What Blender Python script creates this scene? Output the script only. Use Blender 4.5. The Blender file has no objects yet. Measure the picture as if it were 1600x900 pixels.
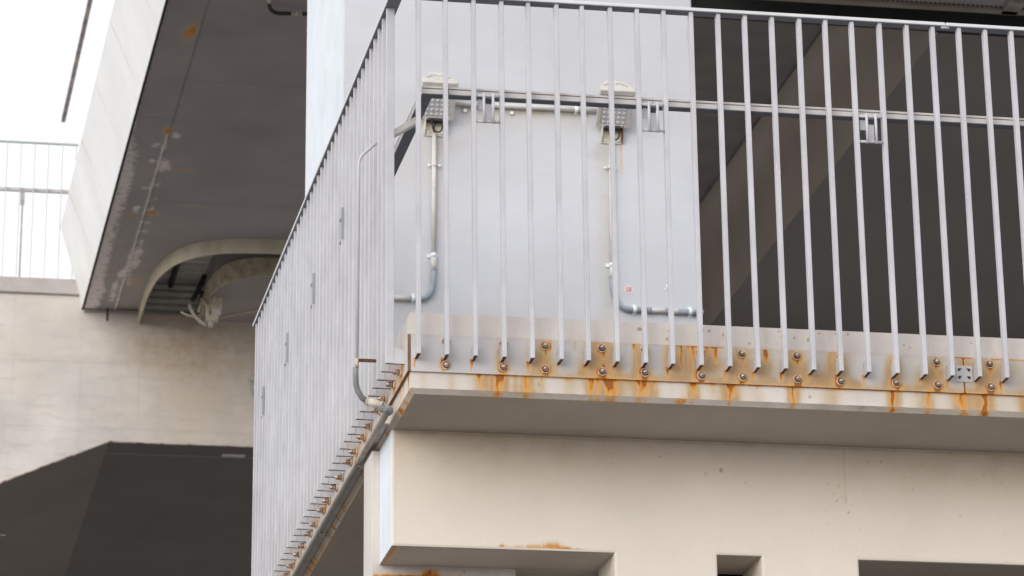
import bpy, bmesh, math, random
import numpy as np
from mathutils import Vector, Matrix
random.seed(7)
S = bpy.context.scene
COL = S.collection

# ------------------------------------------------------------------ camera
CAM_LOC = Vector((-2.35664, -13.61700, -4.14415))
PITCH, YAW, ROLL, FPX = 0.413405, 0.203050, -0.0178318, 5933.95
F = Vector((math.sin(YAW)*math.cos(PITCH), math.cos(YAW)*math.cos(PITCH), math.sin(PITCH)))
R0 = Vector((math.cos(YAW), -math.sin(YAW), 0))
U0 = R0.cross(F)
Rv = math.cos(ROLL)*R0 + math.sin(ROLL)*U0
Uv = -math.sin(ROLL)*R0 + math.cos(ROLL)*U0
cam = bpy.data.cameras.new('camera')
cam.sensor_width = 36
cam.lens = 36*FPX/1600
cam.shift_x = -80.5/1600
cam.shift_y = -625.9/1600
cam.clip_start = 0.5
cam.clip_end = 4000
cam.dof.use_dof = True
cam.dof.focus_distance = 14.6
cam.dof.aperture_fstop = 8
co = bpy.data.objects.new('camera', cam)
COL.objects.link(co)
co.matrix_world = Matrix(((Rv.x, Uv.x, -F.x, CAM_LOC.x), (Rv.y, Uv.y, -F.y, CAM_LOC.y), (Rv.z, Uv.z, -F.z, CAM_LOC.z), (0, 0, 0, 1)))
S.camera = co

# ------------------------------------------------------------------ world, sun, exposure
SUN_TO = Vector((-0.68, -0.70, 0.21)).normalized()
W = bpy.data.worlds.new('World'); S.world = W; W.use_nodes = True
nt = W.node_tree; nt.nodes.clear()
sky = nt.nodes.new('ShaderNodeTexSky'); sky.sky_type = 'NISHITA'; sky.sun_disc = False
sky.sun_elevation = math.asin(SUN_TO.z); sky.sun_rotation = math.atan2(SUN_TO.x, SUN_TO.y)
sky.air_density = 1.2; sky.dust_density = 6; sky.ozone_density = 1
hs = nt.nodes.new('ShaderNodeHueSaturation'); hs.inputs['Saturation'].default_value = 0.25
mixs = nt.nodes.new('ShaderNodeMixRGB'); mixs.inputs[0].default_value = 0.75
mixs.inputs[2].default_value = (8.0, 8.2, 8.6, 1)      # cloud cover over the clear sky
bgn = nt.nodes.new('ShaderNodeBackground'); bgn.inputs[1].default_value = 0.13
wo = nt.nodes.new('ShaderNodeOutputWorld')
nt.links.new(sky.outputs[0], hs.inputs['Color']); nt.links.new(hs.outputs[0], mixs.inputs[1])
nt.links.new(mixs.outputs[0], bgn.inputs[0]); nt.links.new(bgn.outputs[0], wo.inputs[0])
sl = bpy.data.lights.new('sun', 'SUN'); sl.energy = 1.2; sl.angle = math.radians(60); sl.color = (1.0, 0.965, 0.91)
so = bpy.data.objects.new('sun', sl); COL.objects.link(so)
so.rotation_euler = SUN_TO.to_track_quat('Z', 'Y').to_euler()
S.view_settings.view_transform = 'Standard'; S.view_settings.look = 'None'
S.view_settings.exposure = 0.40; S.view_settings.gamma = 1

# ------------------------------------------------------------------ helpers
def at(px, py, **k):
    """point of the place seen at a photograph pixel, on the plane X=, Y= or Z="""
    d = F + Rv*((px-880.52)/FPX) - Uv*((py+175.87)/FPX)
    (a, v), = k.items(); i = 'XYZ'.index(a)
    return CAM_LOC + d*((v-CAM_LOC[i])/d[i])

def tag(o, label, cat, group=None):
    o['label'] = label; o['category'] = cat
    if group: o['group'] = group
    return o
def thing(name, loc, label, cat, group=None):
    o = bpy.data.objects.new(name, None); COL.objects.link(o)
    o.location = loc; o.empty_display_size = .05
    return tag(o, label, cat, group)
def wloc(o):
    v = Vector((0, 0, 0))
    while o: v += Vector(o.location); o = o.parent
    return v
def obj(name, bm, mat, parent=None, smooth=False, local=False, base=None):
    """link bm (world coordinates) as one mesh object under parent"""
    me = bpy.data.meshes.new(name)
    off = wloc(parent) if (parent and not local) else Vector((0, 0, 0))
    if base is not None: off = Vector(base)
    if off.length and not local: bmesh.ops.translate(bm, verts=bm.verts, vec=-off)
    bm.to_mesh(me); bm.free()
    for m in (mat if isinstance(mat, (list, tuple)) else [mat]): me.materials.append(m)
    if smooth:
        for p in me.polygons: p.use_smooth = True
    o = bpy.data.objects.new(name, me); COL.objects.link(o)
    if parent: o.parent = parent
    if base is not None: o.location = base if not parent else Vector(base)-wloc(parent)
    return o
def inst(src, name, parent, loc):
    o = src.copy(); o.name = name; COL.objects.link(o); o.parent = parent; o.location = loc
    return o
def copy_tree(o, parent=None):
    c = o.copy(); COL.objects.link(c); c.parent = parent
    for ch in list(o.children): copy_tree(ch, c)
    return c
def BM(): return bmesh.new()
def box(bm, x0, x1, y0, y1, z0, z1, bev=0, mi=0):
    vs = [bm.verts.new(p) for p in ((x0,y0,z0),(x1,y0,z0),(x1,y1,z0),(x0,y1,z0),(x0,y0,z1),(x1,y0,z1),(x1,y1,z1),(x0,y1,z1))]
    fs = [bm.faces.new([vs[i] for i in q]) for q in ((0,3,2,1),(4,5,6,7),(0,1,5,4),(1,2,6,5),(2,3,7,6),(3,0,4,7))]
    for f in fs: f.material_index = mi
    if bev:
        es = list({e for f in fs for e in f.edges})
        bmesh.ops.bevel(bm, geom=es, offset=bev, segments=1, affect='EDGES', profile=.5)
    return vs
def tube(bm, pts, r, n=10, caps=True, mi=0):
    pts = [Vector(p) for p in pts]; rings = []
    up = Vector((0.13, 0.31, 0.94)).normalized(); prev = None
    for i, p in enumerate(pts):
        if i == 0: t = pts[1]-p
        elif i == len(pts)-1: t = p-pts[i-1]
        else: t = (pts[i+1]-p).normalized()+(p-pts[i-1]).normalized()
        t.normalize()
        a = (prev - t*prev.dot(t)) if prev is not None else up.cross(t)
        if a.length < 1e-4: a = Vector((1, 0, 0)).cross(t)
        a.normalize(); prev = a; b = t.cross(a)
        rr = r[i] if isinstance(r, (list, tuple)) else r
        rings.append([bm.verts.new(p+(a*math.cos(2*math.pi*k/n)+b*math.sin(2*math.pi*k/n))*rr) for k in range(n)])
    for A, B in zip(rings, rings[1:]):
        for k in range(n):
            f = bm.faces.new((A[k], A[(k+1) % n], B[(k+1) % n], B[k])); f.smooth = True; f.material_index = mi
    if caps:
        bm.faces.new(rings[0][::-1]).material_index = mi; bm.faces.new(rings[-1]).material_index = mi
def bend(p0, c, p1, n=8):
    """smooth bend from p0 to p1 round the corner c"""
    p0, c, p1 = Vector(p0), Vector(c), Vector(p1)
    return [p0*(1-t)**2+c*2*t*(1-t)+p1*t*t for t in [i/n for i in range(n+1)]]
def prism(bm, prof, axis, a0, a1, mi=0, caps=True):
    """extrude a 2-D profile along an axis: X -> (y,z), Y -> (x,z), Z -> (x,y)"""
    def mk(p, a):
        return {'X': (a, p[0], p[1]), 'Y': (p[0], a, p[1]), 'Z': (p[0], p[1], a)}[axis]
    A = [bm.verts.new(mk(p, a0)) for p in prof]; B = [bm.verts.new(mk(p, a1)) for p in prof]
    n = len(prof)
    for k in range(n):
        bm.faces.new((A[k], A[(k+1) % n], B[(k+1) % n], B[k])).material_index = mi
    if caps:
        bm.faces.new(A[::-1]).material_index = mi; bm.faces.new(B).material_index = mi
def fixn(bm): bmesh.ops.recalc_face_normals(bm, faces=bm.faces)
def grid(bm, o, du, dv, nu, nv, mi=0):
    o, du, dv = Vector(o), Vector(du), Vector(dv)
    V = [[bm.verts.new(o+du*(i/nu)+dv*(j/nv)) for j in range(nv+1)] for i in range(nu+1)]
    for i in range(nu):
        for j in range(nv):
            bm.faces.new((V[i][j], V[i+1][j], V[i+1][j+1], V[i][j+1])).material_index = mi
def paint(o, name, fn):
    """per-vertex stain strength; fn takes an (n,3) array of world points"""
    me = o.data; n = len(me.vertices); c = np.zeros(n*3); me.vertices.foreach_get('co', c)
    P = c.reshape(-1, 3)+np.array(wloc(o)); v = np.clip(fn(P), 0, 1.4).astype(np.float32)
    a = me.attributes.get(name) or me.attributes.new(name, 'FLOAT', 'POINT')
    a.data.foreach_set('value', v)
def blobs(u, v, L):
    t = np.zeros(len(u))
    for (x, z, rx, rz, a) in L: t += a*np.exp(-((u-x)/rx)**2-((v-z)/rz)**2)
    return t
def streaks(u, v, L):
    """runs of rust: x, top, length, half width, strength"""
    t = np.zeros(len(u))
    for (x, z, ln, w, a) in L:
        d = (z-v)/ln
        wob = .25*w*np.sin(v*90+x*37)
        ww = w*(1+.35*np.sin(v*55+x*91))
        t += a*np.exp(-((u-x-wob)/ww)**2)*np.where((d > -.03) & (d < 1), (1-np.clip(d, 0, 1))**.38, 0)
    return t

# ------------------------------------------------------------------ materials
def mat(name, col, rough=.75, var=.10, scale=3.0, spots=0.0, bump=.15, metal=0, warm=None, streak=0.0, fine=60, spec=.3, brush=0):
    m = bpy.data.materials.new(name); m.use_nodes = True; t = m.node_tree; N = t.nodes; L = t.links
    bs = N['Principled BSDF']; bs.inputs['Roughness'].default_value = rough; bs.inputs['Metallic'].default_value = metal
    bs.inputs['Specular IOR Level'].default_value = spec
    geo = N.new('ShaderNodeNewGeometry')
    def noise(sc, det=5, rough_=.55, stretch=None):
        n = N.new('ShaderNodeTexNoise'); n.inputs['Scale'].default_value = sc; n.inputs['Detail'].default_value = det
        n.inputs['Roughness'].default_value = rough_
        if stretch:
            mp = N.new('ShaderNodeMapping'); mp.inputs['Scale'].default_value = stretch
            L.new(geo.outputs['Position'], mp.inputs[0]); L.new(mp.outputs[0], n.inputs['Vector'])
        else: L.new(geo.outputs['Position'], n.inputs['Vector'])
        return n.outputs['Fac']
    def ramp(src, p0, p1, c0=(0, 0, 0, 1), c1=(1, 1, 1, 1)):
        r = N.new('ShaderNodeValToRGB'); r.color_ramp.elements[0].position = p0; r.color_ramp.elements[1].position = p1
        r.color_ramp.elements[0].color = c0; r.color_ramp.elements[1].color = c1; L.new(src, r.inputs[0]); return r.outputs[0]
    def mix(fac, a, b, mode='MIX'):
        x = N.new('ShaderNodeMixRGB'); x.blend_type = mode
        for i, s in ((0, fac), (1, a), (2, b)):
            if isinstance(s, (int, float)): x.inputs[i].default_value = s
            elif isinstance(s, tuple): x.inputs[i].default_value = s
            else: L.new(s, x.inputs[i])
        return x.outputs[0]
    def math_(op, a, b):
        x = N.new('ShaderNodeMath'); x.operation = op
        for i, s in enumerate((a, b)):
            if isinstance(s, (int, float)): x.inputs[i].default_value = s
            else: L.new(s, x.inputs[i])
        return x.outputs[0]
    c = tuple(col)+(1,)
    dark = tuple(v*(1-var*1.6) for v in col)+(1,)
    lite = tuple(min(1, v*(1+var)) for v in col)+(1,)
    big = ramp(noise(scale, 6, .6), .33, .67)
    C = mix(big, dark, lite)
    if warm: C = mix(ramp(noise(scale*.55, 3, .5), .45, .72), C, tuple(warm)+(1,))
    if streak:
        st = ramp(noise(1.0, 5, .6, (26, 26, 1.1)), .52, .75)
        C = mix(math_('MULTIPLY', st, streak), C, tuple(v*.62 for v in col)+(1,))
    C = mix(math_('MULTIPLY', ramp(noise(fine, 4, .6), .3, .75), .11), C, tuple(v*.72 for v in col)+(1,))
    if brush:
        br = ramp(noise(1.0, 6, .65, (3.2, 3.2, 16)), .50, .68)
        C = mix(math_('MULTIPLY', br, brush), C, tuple(v*.74 for v in col)+(1,))
    if spots:
        vo = N.new('ShaderNodeTexVoronoi'); vo.inputs['Scale'].default_value = 22; L.new(geo.outputs['Position'], vo.inputs['Vector'])
        near = ramp(vo.outputs['Distance'], .055, .10, (1, 1, 1, 1), (0, 0, 0, 1))
        pick = ramp(noise(9, 2, .5), .60, .66)
        C = mix(math_('MULTIPLY', math_('MULTIPLY', near, pick), spots), C, tuple(v*.28 for v in col)+(1,))
    # dirt, peeling and rust come from stains stored on the mesh, broken up by noise
    def stain(attr, C, amount, lo, hi, colours, st=(1, 1, 1), sc=38, con=1.0):
        a = N.new('ShaderNodeAttribute'); a.attribute_name = attr
        nn = ramp(noise(sc, 6, .65, st), .30, .70)
        k = math_('MULTIPLY', a.outputs['Fac'], math_('ADD', math_('MULTIPLY', nn, con), 1-con*.5))
        fac = math_('MULTIPLY', ramp(k, lo, hi), amount)
        r = N.new('ShaderNodeValToRGB'); L.new(k, r.inputs[0]); els = r.color_ramp.elements
        els[0].position, els[0].color = colours[0][0], colours[0][1]+(1,)
        els[1].position, els[1].color = colours[-1][0], colours[-1][1]+(1,)
        for p, cc in colours[1:-1]:
            e = els.new(p); e.color = cc+(1,)
        return mix(fac, C, r.outputs[0]), fac
    C, _ = stain('dirt', C, .85, .05, .9, [(.2, tuple(v*.72 for v in (col[0], col[1]*.93, col[2]*.82))), (1, tuple(v*.42 for v in (col[0], col[1]*.9, col[2]*.75)))], sc=14)
    C, _ = stain('peel', C, .90, .36, .52, [(0, (.30, .27, .26)), (1, (.88, .80, .77))], sc=16, con=1.7)
    C, _ = stain('wash', C, .85, .02, .70, [(.1, (col[0]*.92, col[1]*.80, col[2]*.58)), (.5, (.50, .36, .19)), (1, (.46, .25, .08))], sc=12, con=.7)
    C, rf = stain('rust', C, .95, .06, .60, [(.15, (.64, .50, .33)), (.45, (.68, .37, .11)), (.78, (.64, .24, .03)), (1.02, (.36, .11, .02)), (1.3, (.12, .04, .015))], st=(1.9, 1.9, .26), con=1.0)
    L.new(C, bs.inputs['Base Color'])
    bu = N.new('ShaderNodeBump'); bu.inputs['Strength'].default_value = bump; bu.inputs['Distance'].default_value = .004
    hn = math_('ADD', noise(fine*1.5, 4, .6), math_('MULTIPLY', noise(6, 3, .5), 2.0))
    L.new(math_('ADD', hn, math_('MULTIPLY', rf, .4)), bu.inputs['Height']); L.new(bu.outputs[0], bs.inputs['Normal'])
    return m

M = {}
M['rail'] = mat('railing_paint', (.575, .57, .60), .5, .07, 5, bump=.08, streak=.26, spots=.5)
M['handrail_shade'] = mat('handrail_shade_tone', (.13, .14, .16), .6, .05, 5)  # shade on the handrail underside, put into the colour
M['slit'] = mat('dull_plate', (.36, .37, .41), .6, .05, 5)
M['cap'] = mat('rail_cap_paint', (.72, .72, .74), .45, .05, 5, bump=.05)
M['under'] = mat('rail_shade_tone', (.22, .22, .235), .6, .05, 5)  # shade on the top rail underside, put into the colour
M['farbar'] = mat('far_bar_paint', (.58, .63, .62), .5, .03, 5)
M['handrail'] = mat('handrail_paint', (.60, .57, .55), .5, .08, 5, bump=.05, streak=.08)
M['plate'] = mat('edge_plate_paint', (.61, .585, .59), .6, .08, 7, bump=.15, streak=.18)
M['slab'] = mat('slab_concrete', (.68, .625, .585), .85, .07, 4, spots=.9, bump=.25, streak=.18)
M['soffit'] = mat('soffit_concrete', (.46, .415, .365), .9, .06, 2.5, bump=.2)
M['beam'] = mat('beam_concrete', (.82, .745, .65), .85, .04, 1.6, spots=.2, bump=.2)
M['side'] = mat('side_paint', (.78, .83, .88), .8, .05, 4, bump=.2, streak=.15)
M['column'] = mat('column_paint', (.62, .63, .665), .75, .04, 1.8, bump=.25, brush=.10, warm=(.56, .55, .56))
M['farwall'] = mat('far_concrete', (.74, .69, .655), .9, .10, 2.2, bump=.3, warm=(.70, .62, .53), fine=18, brush=.60)
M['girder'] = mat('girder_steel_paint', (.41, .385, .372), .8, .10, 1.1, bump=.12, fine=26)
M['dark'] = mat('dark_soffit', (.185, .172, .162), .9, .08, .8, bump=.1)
M['haunch'] = mat('haunch_bounce_tint', (.26, .225, .20), .9, .08, .8)  # lighter than the flat soffit: bounce light put into the colour
M['kerb'] = mat('kerb_concrete', (.56, .52, .50), .9, .1, 2, brush=.5)
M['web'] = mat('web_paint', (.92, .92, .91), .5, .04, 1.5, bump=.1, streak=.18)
M['lip'] = mat('lip_paint', (.74, .68, .54), .7, .10, 6, bump=.1, fine=30)
M['floor'] = mat('deck_paving', (.12, .12, .12), .9, .1, 3)
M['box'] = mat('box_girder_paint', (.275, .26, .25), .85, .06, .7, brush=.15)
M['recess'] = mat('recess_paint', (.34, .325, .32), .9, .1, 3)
M['shade'] = mat('dark_parts_and_shade', (.06, .06, .06), .9, .1, 3)  # dark parts, and painted shade in the gap at the girder end
M['flange'] = mat('flange_paint', (.33, .29, .24), .7, .1, 5)
M['rust'] = mat('rusty_steel', (.17, .075, .04), .9, .3, 30, bump=.4)
M['bolt'] = mat('bolt_steel', (.52, .38, .29), .34, .3, 60, metal=.7, bump=.1, spec=.5)
M['washer'] = mat('washer_rusty', (.66, .55, .45), .7, .35, 70, bump=.2)
M['pipe'] = mat('grey_pipe', (.36, .33, .30), .42, .16, 14, metal=.3, spec=.5, bump=.1)
M['conduit'] = mat('galvanised_conduit', (.50, .48, .45), .45, .14, 20, metal=.35, bump=.1)
M['conduit2'] = mat('painted_conduit', (.66, .63, .60), .55, .08, 20, bump=.05)
M['hose'] = mat('blue_grey_hose', (.33, .37, .42), .55, .08, 30, bump=.1)
M['hose2'] = mat('grey_hose', (.27, .285, .29), .6, .15, 30, bump=.1)
M['clamp'] = mat('bright_clamp', (.82, .86, .86), .35, .05, 30, bump=.02)
M['lamp'] = mat('lamp_housing', (.60, .57, .52), .55, .08, 18, bump=.05)
M['lampdk'] = mat('lamp_dark', (.05, .055, .055), .6, .2, 20)
M['lens'] = mat('lamp_lens', (.62, .61, .62), .2, .05, 20, bump=.02, spec=.6)
M['led'] = mat('lamp_led', (.66, .65, .66), .15, .03, 20, spec=.8)
M['cable'] = mat('black_cable', (.025, .03, .028), .5, .2, 20)
M['ivory'] = mat('ivory_plastic', (.74, .69, .54), .55, .1, 20)
M['corr'] = mat('corrugated_steel', (.80, .78, .73), .7, .15, 5)
M['white'] = mat('white_paint', (.88, .88, .87), .5, .03, 5)
M['ground'] = mat('ground_paving', (.19, .175, .165), .95, .08, .6, fine=6)
M['strip'] = mat('brown_strip', (.40, .35, .32), .7, .3, 6)
M['sticker'] = mat('sticker_paper', (.78, .66, .67), .7, .03, 20)
M['ink'] = mat('sticker_ink', (.72, .33, .34), .7, .05, 20)
# clear noise screen of the far walkway
g = bpy.data.materials.new('clear_screen'); g.use_nodes = True; t = g.node_tree; t.nodes.clear()
a = t.nodes.new('ShaderNodeBsdfTransparent'); b = t.nodes.new('ShaderNodeBsdfTranslucent'); c = t.nodes.new('ShaderNodeMixShader'); d = t.nodes.new('ShaderNodeOutputMaterial')
b.inputs[0].default_value = (.95, .95, .95, 1); c.inputs[0].default_value = .06
t.links.new(a.outputs[0], c.inputs[1]); t.links.new(b.outputs[0], c.inputs[2]); t.links.new(c.outputs[0], d.inputs[0]); M['screen'] = g

# ------------------------------------------------------------------ ground
GZ = -5.75
bm = BM(); grid(bm, (-1500, -1500, GZ), (3000, 0, 0), (0, 3000, 0), 4, 4)
o = obj('ground', bm, M['ground']); o['kind'] = 'structure'

# ------------------------------------------------------------------ platform
XL, XR = -.160, 7.0
YF, YB = .082, 5.2
ZC, ZS = .185, -.129
CH = .018
BAR_PX = [655,699.4,744,789,833,878.4,920.7,966,1010,1052.7,1097.3,1141.7,1186,1229.3,1272.7,1316,1359,1403.3,1447.3,1490,1532.3,1575,1618]
BAR_X = [-.139,-.031,.078,.189,.297,.409,.514,.626,.736,.842,.954,1.066,1.177,1.286,1.397,1.506,1.616,1.729,1.842,1.951,2.06,2.17,2.279]
def X(px): return float(np.interp(px, BAR_PX, BAR_X))
plat = thing('concrete_platform', (1.0, 2.6, ZS), 'cream concrete walkway slab with rust-streaked edge carrying the corner railing', 'platform')

# rust on the edge band below the plate
T = -.052
st_f = [(667,.5,.004,.25),(711,.6,.005,.35),(755,.95,.008,.62),(770,.7,.004,.5),(783,1.0,.012,1.0),(790,1.0,.006,.7),(811,.9,.003,.55),(827,1.0,.007,.9),(834,.8,.006,.5),(852,.35,.006,.5),
        (895,.3,.01,.4),(930,1.0,.009,.85),(941,.9,.008,.6),(955,.9,.009,.9),(964,1.0,.012,.95),(1007,.9,.014,.9),(1017,.9,.008,.6),(1030,.4,.006,.4),(1088,.9,.007,.8),(1094,.6,.005,.6),
        (1120,.2,.01,.3),(1147,1.0,.008,1.15),(1152,.6,.012,.4),(1190,.3,.008,.3),(1245,1.0,.006,1.0),(1250,.8,.008,.4),(1300,.15,.012,.3),(1313,.3,.01,.3),(1401.7,1.0,.007,1.15),(1413,.8,.004,.4),
        (1440,.3,.01,.3),(1458,1.0,.009,.65),(1500,.6,.012,.4),(1510,1.0,.008,.7),(1516,.8,.01,.45),(1547,1.1,.012,1.35),(1600,.3,.02,.2),(1640,1,.01,.8),(1700,.8,.01,.7)]
SF = [(X(p), T+.003, ln*.090, w*1.1, s*1.12) for (p, ln, w, s) in st_f]
BF = [(X(1067), -.122, .014, .014, .65), (X(1075), -.105, .012, .03, .35), (X(1405), -.124, .03, .006, .8), (X(700), -.124, .1, .006, .12), (X(1515), -.126, .04, .006, .6), (X(945), -.127, .06, .007, .5), (X(783), -.123, .03, .008, .4), (X(827), -.123, .02, .006, .4), (X(1547), -.126, .02, .006, .9), (X(1455), -.126, .02, .005, .6)]
PITS = [(X(848), -.078, .006, .008, 1.3), (X(1272), -.085, .006, .006, 1.2), (X(1089), -.09, .004, .004, 1.2)]
rs = np.random.RandomState(4)
def rust_edge(u, v):
    t = streaks(u, v, SF)+blobs(u, v, BF)
    line = np.exp(-np.clip(T+.004-v, 0, 1)/.007)*(v < T+.004)
    t += line*(.35+.35*np.sin(u*11+1)*np.sin(u*23+.4))*(u > .05)
    t += .10*np.exp(-((v+.125)/.008)**2)
    return np.where(v < T+.006, t, 0)
SL = [(.09+rs.rand()*4.8, T+.003, .06+.05*rs.rand(), .006+.012*rs.rand(), .45+.6*rs.rand()) for _ in range(46)]
def rust_left(u, v):
    t = streaks(u, v, SL)+.20*np.exp(-((v+.122)/.012)**2)*(.6+.5*np.sin(u*7))+.18*np.exp(-((u-.9)/.35)**2)
    t += np.clip((u-1.2)/2.5, 0, 1)*.33*(.5+.5*np.sin(u*9)*np.sin(u*3.1))
    return np.where(v < T+.006, t, 0)

XE = 4.7
bm = BM()
grid(bm, (XL, YF, ZS+CH), (XE-XL, 0, 0), (0, 0, ZC-ZS-CH), 860, 58)
o = obj('fascia', bm, M['slab'], plat)
def f_front(P):
    u, v = P[:, 0], P[:, 2]
    t = rust_edge(u, v)
    t += blobs(u, v, [(-.135, .09, .006, .02, .5)])
    return t
paint(o, 'rust', f_front)
paint(o, 'wash', lambda P: np.where(P[:, 2] < T+.006, 1, 0)*(blobs(P[:, 0], P[:, 2]*0, [(x, 0, w*3.4, 1, s*.80) for (x, t_, l_, w, s) in SF])+.10))
RQ = rs.rand(34, 3)
curb_pits = [(rs.rand()*2.9-.1, .115+rs.rand()*.06, .003+.003*rs.rand(), .003+.005*rs.rand(), 1.3) for _ in range(26)]
paint(o, 'dirt', lambda P: blobs(P[:, 0], P[:, 2], curb_pits+PITS)+.30*np.exp(-((P[:, 2]-.100)/.006)**2)*(.4+.6*np.abs(np.sin(P[:, 0]*3.7)))+.10*(P[:, 2] > .1)*(1-np.abs(np.sin(P[:, 0]*6)))+streaks(P[:, 0], P[:, 2], [(-.1+2.6*q1, ZC, .05+.05*q2, .004+.012*q3, .10+.12*q2) for q1, q2, q3 in RQ]))
# chamfer with drip edge along the front
bm = BM(); grid(bm, (XL, YF, ZS+CH), (XE-XL, 0, 0), (CH, CH, -CH), 600, 3)
for v in bm.verts:
    if v.co.x < XL+.001: v.co.x = XL+(v.co.y-YF)
o = obj('drip_edge', bm, M['slab'], plat)
paint(o, 'rust', lambda P: rust_edge(P[:, 0], np.full(len(P), -.108))*.75+blobs(P[:, 0], P[:, 2], BF)*.6+.10)
paint(o, 'dirt', lambda P: .42+.2*np.sin(P[:, 0]*5))
# left side of the slab and its chamfer
bm = BM(); grid(bm, (XL, YB, ZS+CH), (0, YF-YB, 0), (0, 0, ZC-ZS-CH), 500, 40)
o = obj('fascia', bm, M['slab'], plat); paint(o, 'rust', lambda P: rust_left(P[:, 1], P[:, 2]))
bm = BM(); grid(bm, (XL, YB, ZS+CH), (0, YF-YB, 0), (CH, CH, -CH), 400, 3)
for v in bm.verts:
    if v.co.y > YB: v.co.y = YB
o = obj('drip_edge', bm, M['slab'], plat); paint(o, 'rust', lambda P: rust_left(P[:, 1], np.full(len(P), -.115))*.8+.12+.1*np.sin(P[:, 1]*5)+blobs(P[:, 1], P[:, 2], [(.37, -.12, .03, .02, .6)]))
# soffit
bm = BM(); grid(bm, (XL+CH, YF+CH, ZS), (0, YB-YF-CH, 0), (XR-XL-CH, 0, 0), 150, 200)
o = obj('soffit', bm, M['soffit'], plat)
paint(o, 'rust', lambda P: blobs(P[:, 0], P[:, 1], [(X(1547), .11, .05, .012, .4), (X(945), .105, .08, .008, .2), (-.14, .37, .015, .025, .6), (-.14, 1.6, .03, .2, .3), (-.14, 2.5, .03, .3, .4)]))
paint(o, 'dirt', lambda P: .12+.25*np.exp(-((P[:, 1]-.60)/.03)**2))
# curb top, its back, deck and the far sides
bm = BM()
def quad(*p): bm.faces.new([bm.verts.new(q) for q in p])
quad((XL, YF, ZC), (XR, YF, ZC), (XR, YF+.16, ZC), (XL, YF+.16, ZC))
quad((XL, YF+.16, ZC), (XL+.16, YF+.16, ZC), (XL+.16, YB, ZC), (XL, YB, ZC))
quad((XL+.16, YF+.16, ZC), (XR, YF+.16, ZC), (XR, YF+.16, .04), (XL+.16, YF+.16, .04))
quad((XL+.16, YF+.16, .04), (XL+.16, YB, .04), (XL+.16, YB, ZC), (XL+.16, YF+.16, ZC))
quad((XL+.16, YF+.16, .04), (XR, YF+.16, .04), (XR, YB, .04), (XL+.16, YB, .04))
quad((XL, YB, ZC), (XL+.16, YB, ZC), (XL+.16, YB, ZS), (XL, YB, ZS))
quad((XL+.16, YB, .04), (XR, YB, .04), (XR, YB, ZS), (XL+.16, YB, ZS))
quad((XR, YF, ZC), (XR, YF+.16, ZC), (XR, YF+.16, ZS), (XR, YF, ZS))
quad((XR, YF+.16, .04), (XR, YB, .04), (XR, YB, ZS), (XR, YF+.16, ZS))
quad((XE, YF, ZC), (XE, YF, ZS), (XR, YF, ZS), (XR, YF, ZC))
quad((XE, YF, ZS), (XR, YF, ZS), (XR, YF+CH, ZS), (XE, YF+CH, ZS))
bm.faces.ensure_lookup_table(); bm.faces[4].material_index = 1
obj('deck', bm, [M['slab'], M['floor']], plat)

# steel edge plates, joint strap and dome-nut bolts
PY = .072; PZ0, PZ1 = -.048, .096; JX = 2.016
def mkplate(x0, x1):
    bm = BM(); nx = int((x1-x0)/.005)
    grid(bm, (x0, PY, PZ0), (x1-x0, 0, 0), (0, 0, PZ1-PZ0), nx, 34)
    quadp = lambda *p: bm.faces.new([bm.verts.new(q) for q in p])
    quadp((x0, PY, PZ1), (x1, PY, PZ1), (x1, YF+.004, PZ1), (x0, YF+.004, PZ1))
    quadp((x0, PY, PZ0), (x0, YF+.004, PZ0), (x1, YF+.004, PZ0), (x1, PY, PZ0))
    quadp((x0, PY, PZ0), (x0, PY, PZ1), (x0, YF+.004, PZ1), (x0, YF+.004, PZ0))
    quadp((x1, PY, PZ0), (x1, YF+.004, PZ0), (x1, YF+.004, PZ1), (x1, PY, PZ1))
    return bm
BX = [-.025, .197, .359, .577, .746, .967, 1.130, 1.348, 1.517, 1.742, 1.907, 2.122, 2.29, 2.51, 2.68, 2.90, 3.07, 3.29, 3.46, 3.68, 3.85, 4.07, 4.24, 4.46]
wide = [(852,.02,.05,.09,.50),(940,.03,.055,.09,.55),(965,.0,.03,.06,.5),(925,-.02,.03,.04,.4),(1003,.02,.022,.09,.45),(1052,.04,.03,.08,.40),(1078,.03,.05,.09,.48),(1120,.05,.035,.05,.42),(1160,.0,.045,.08,.42),
        (1200,.03,.04,.07,.38),(1246,.01,.04,.08,.5),(1290,-.02,.05,.035,.30),(1313,.03,.03,.09,.38),(1340,-.03,.03,.02,.2),(1401,.0,.03,.08,.42),(1450,-.01,.05,.07,.32),(1470,.04,.03,.06,.25),(1520,.06,.05,.04,.42),(1547,.0,.04,.08,.42),(1580,.05,.05,.05,.35),
        (787,.02,.022,.07,.42),(697,-.02,.018,.02,.3),(660,.02,.02,.08,.06)]
WB = [(X(p), z, rx, rz, a) for (p, z, rx, rz, a) in wide]
BB = [(x, -.022, .025, .025, .86) for x in BX[1:]]+[(x, .068, .0225, .0225, .74) for x in BX[2:]]+[(-.025, -.016, .02, .02, .55)]
PS = []
for i, x in enumerate(BAR_X):
    PS.append((x-.006, .006, .025+.03*rs.rand(), .006, .6+.4*rs.rand()))
for x in BX[2:]:
    PS += [(x+.002, .06, .07, .004, .5), (x-.006, -.03, .03, .006, .55), (x+.006, -.03, .03, .005, .5)]
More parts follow.
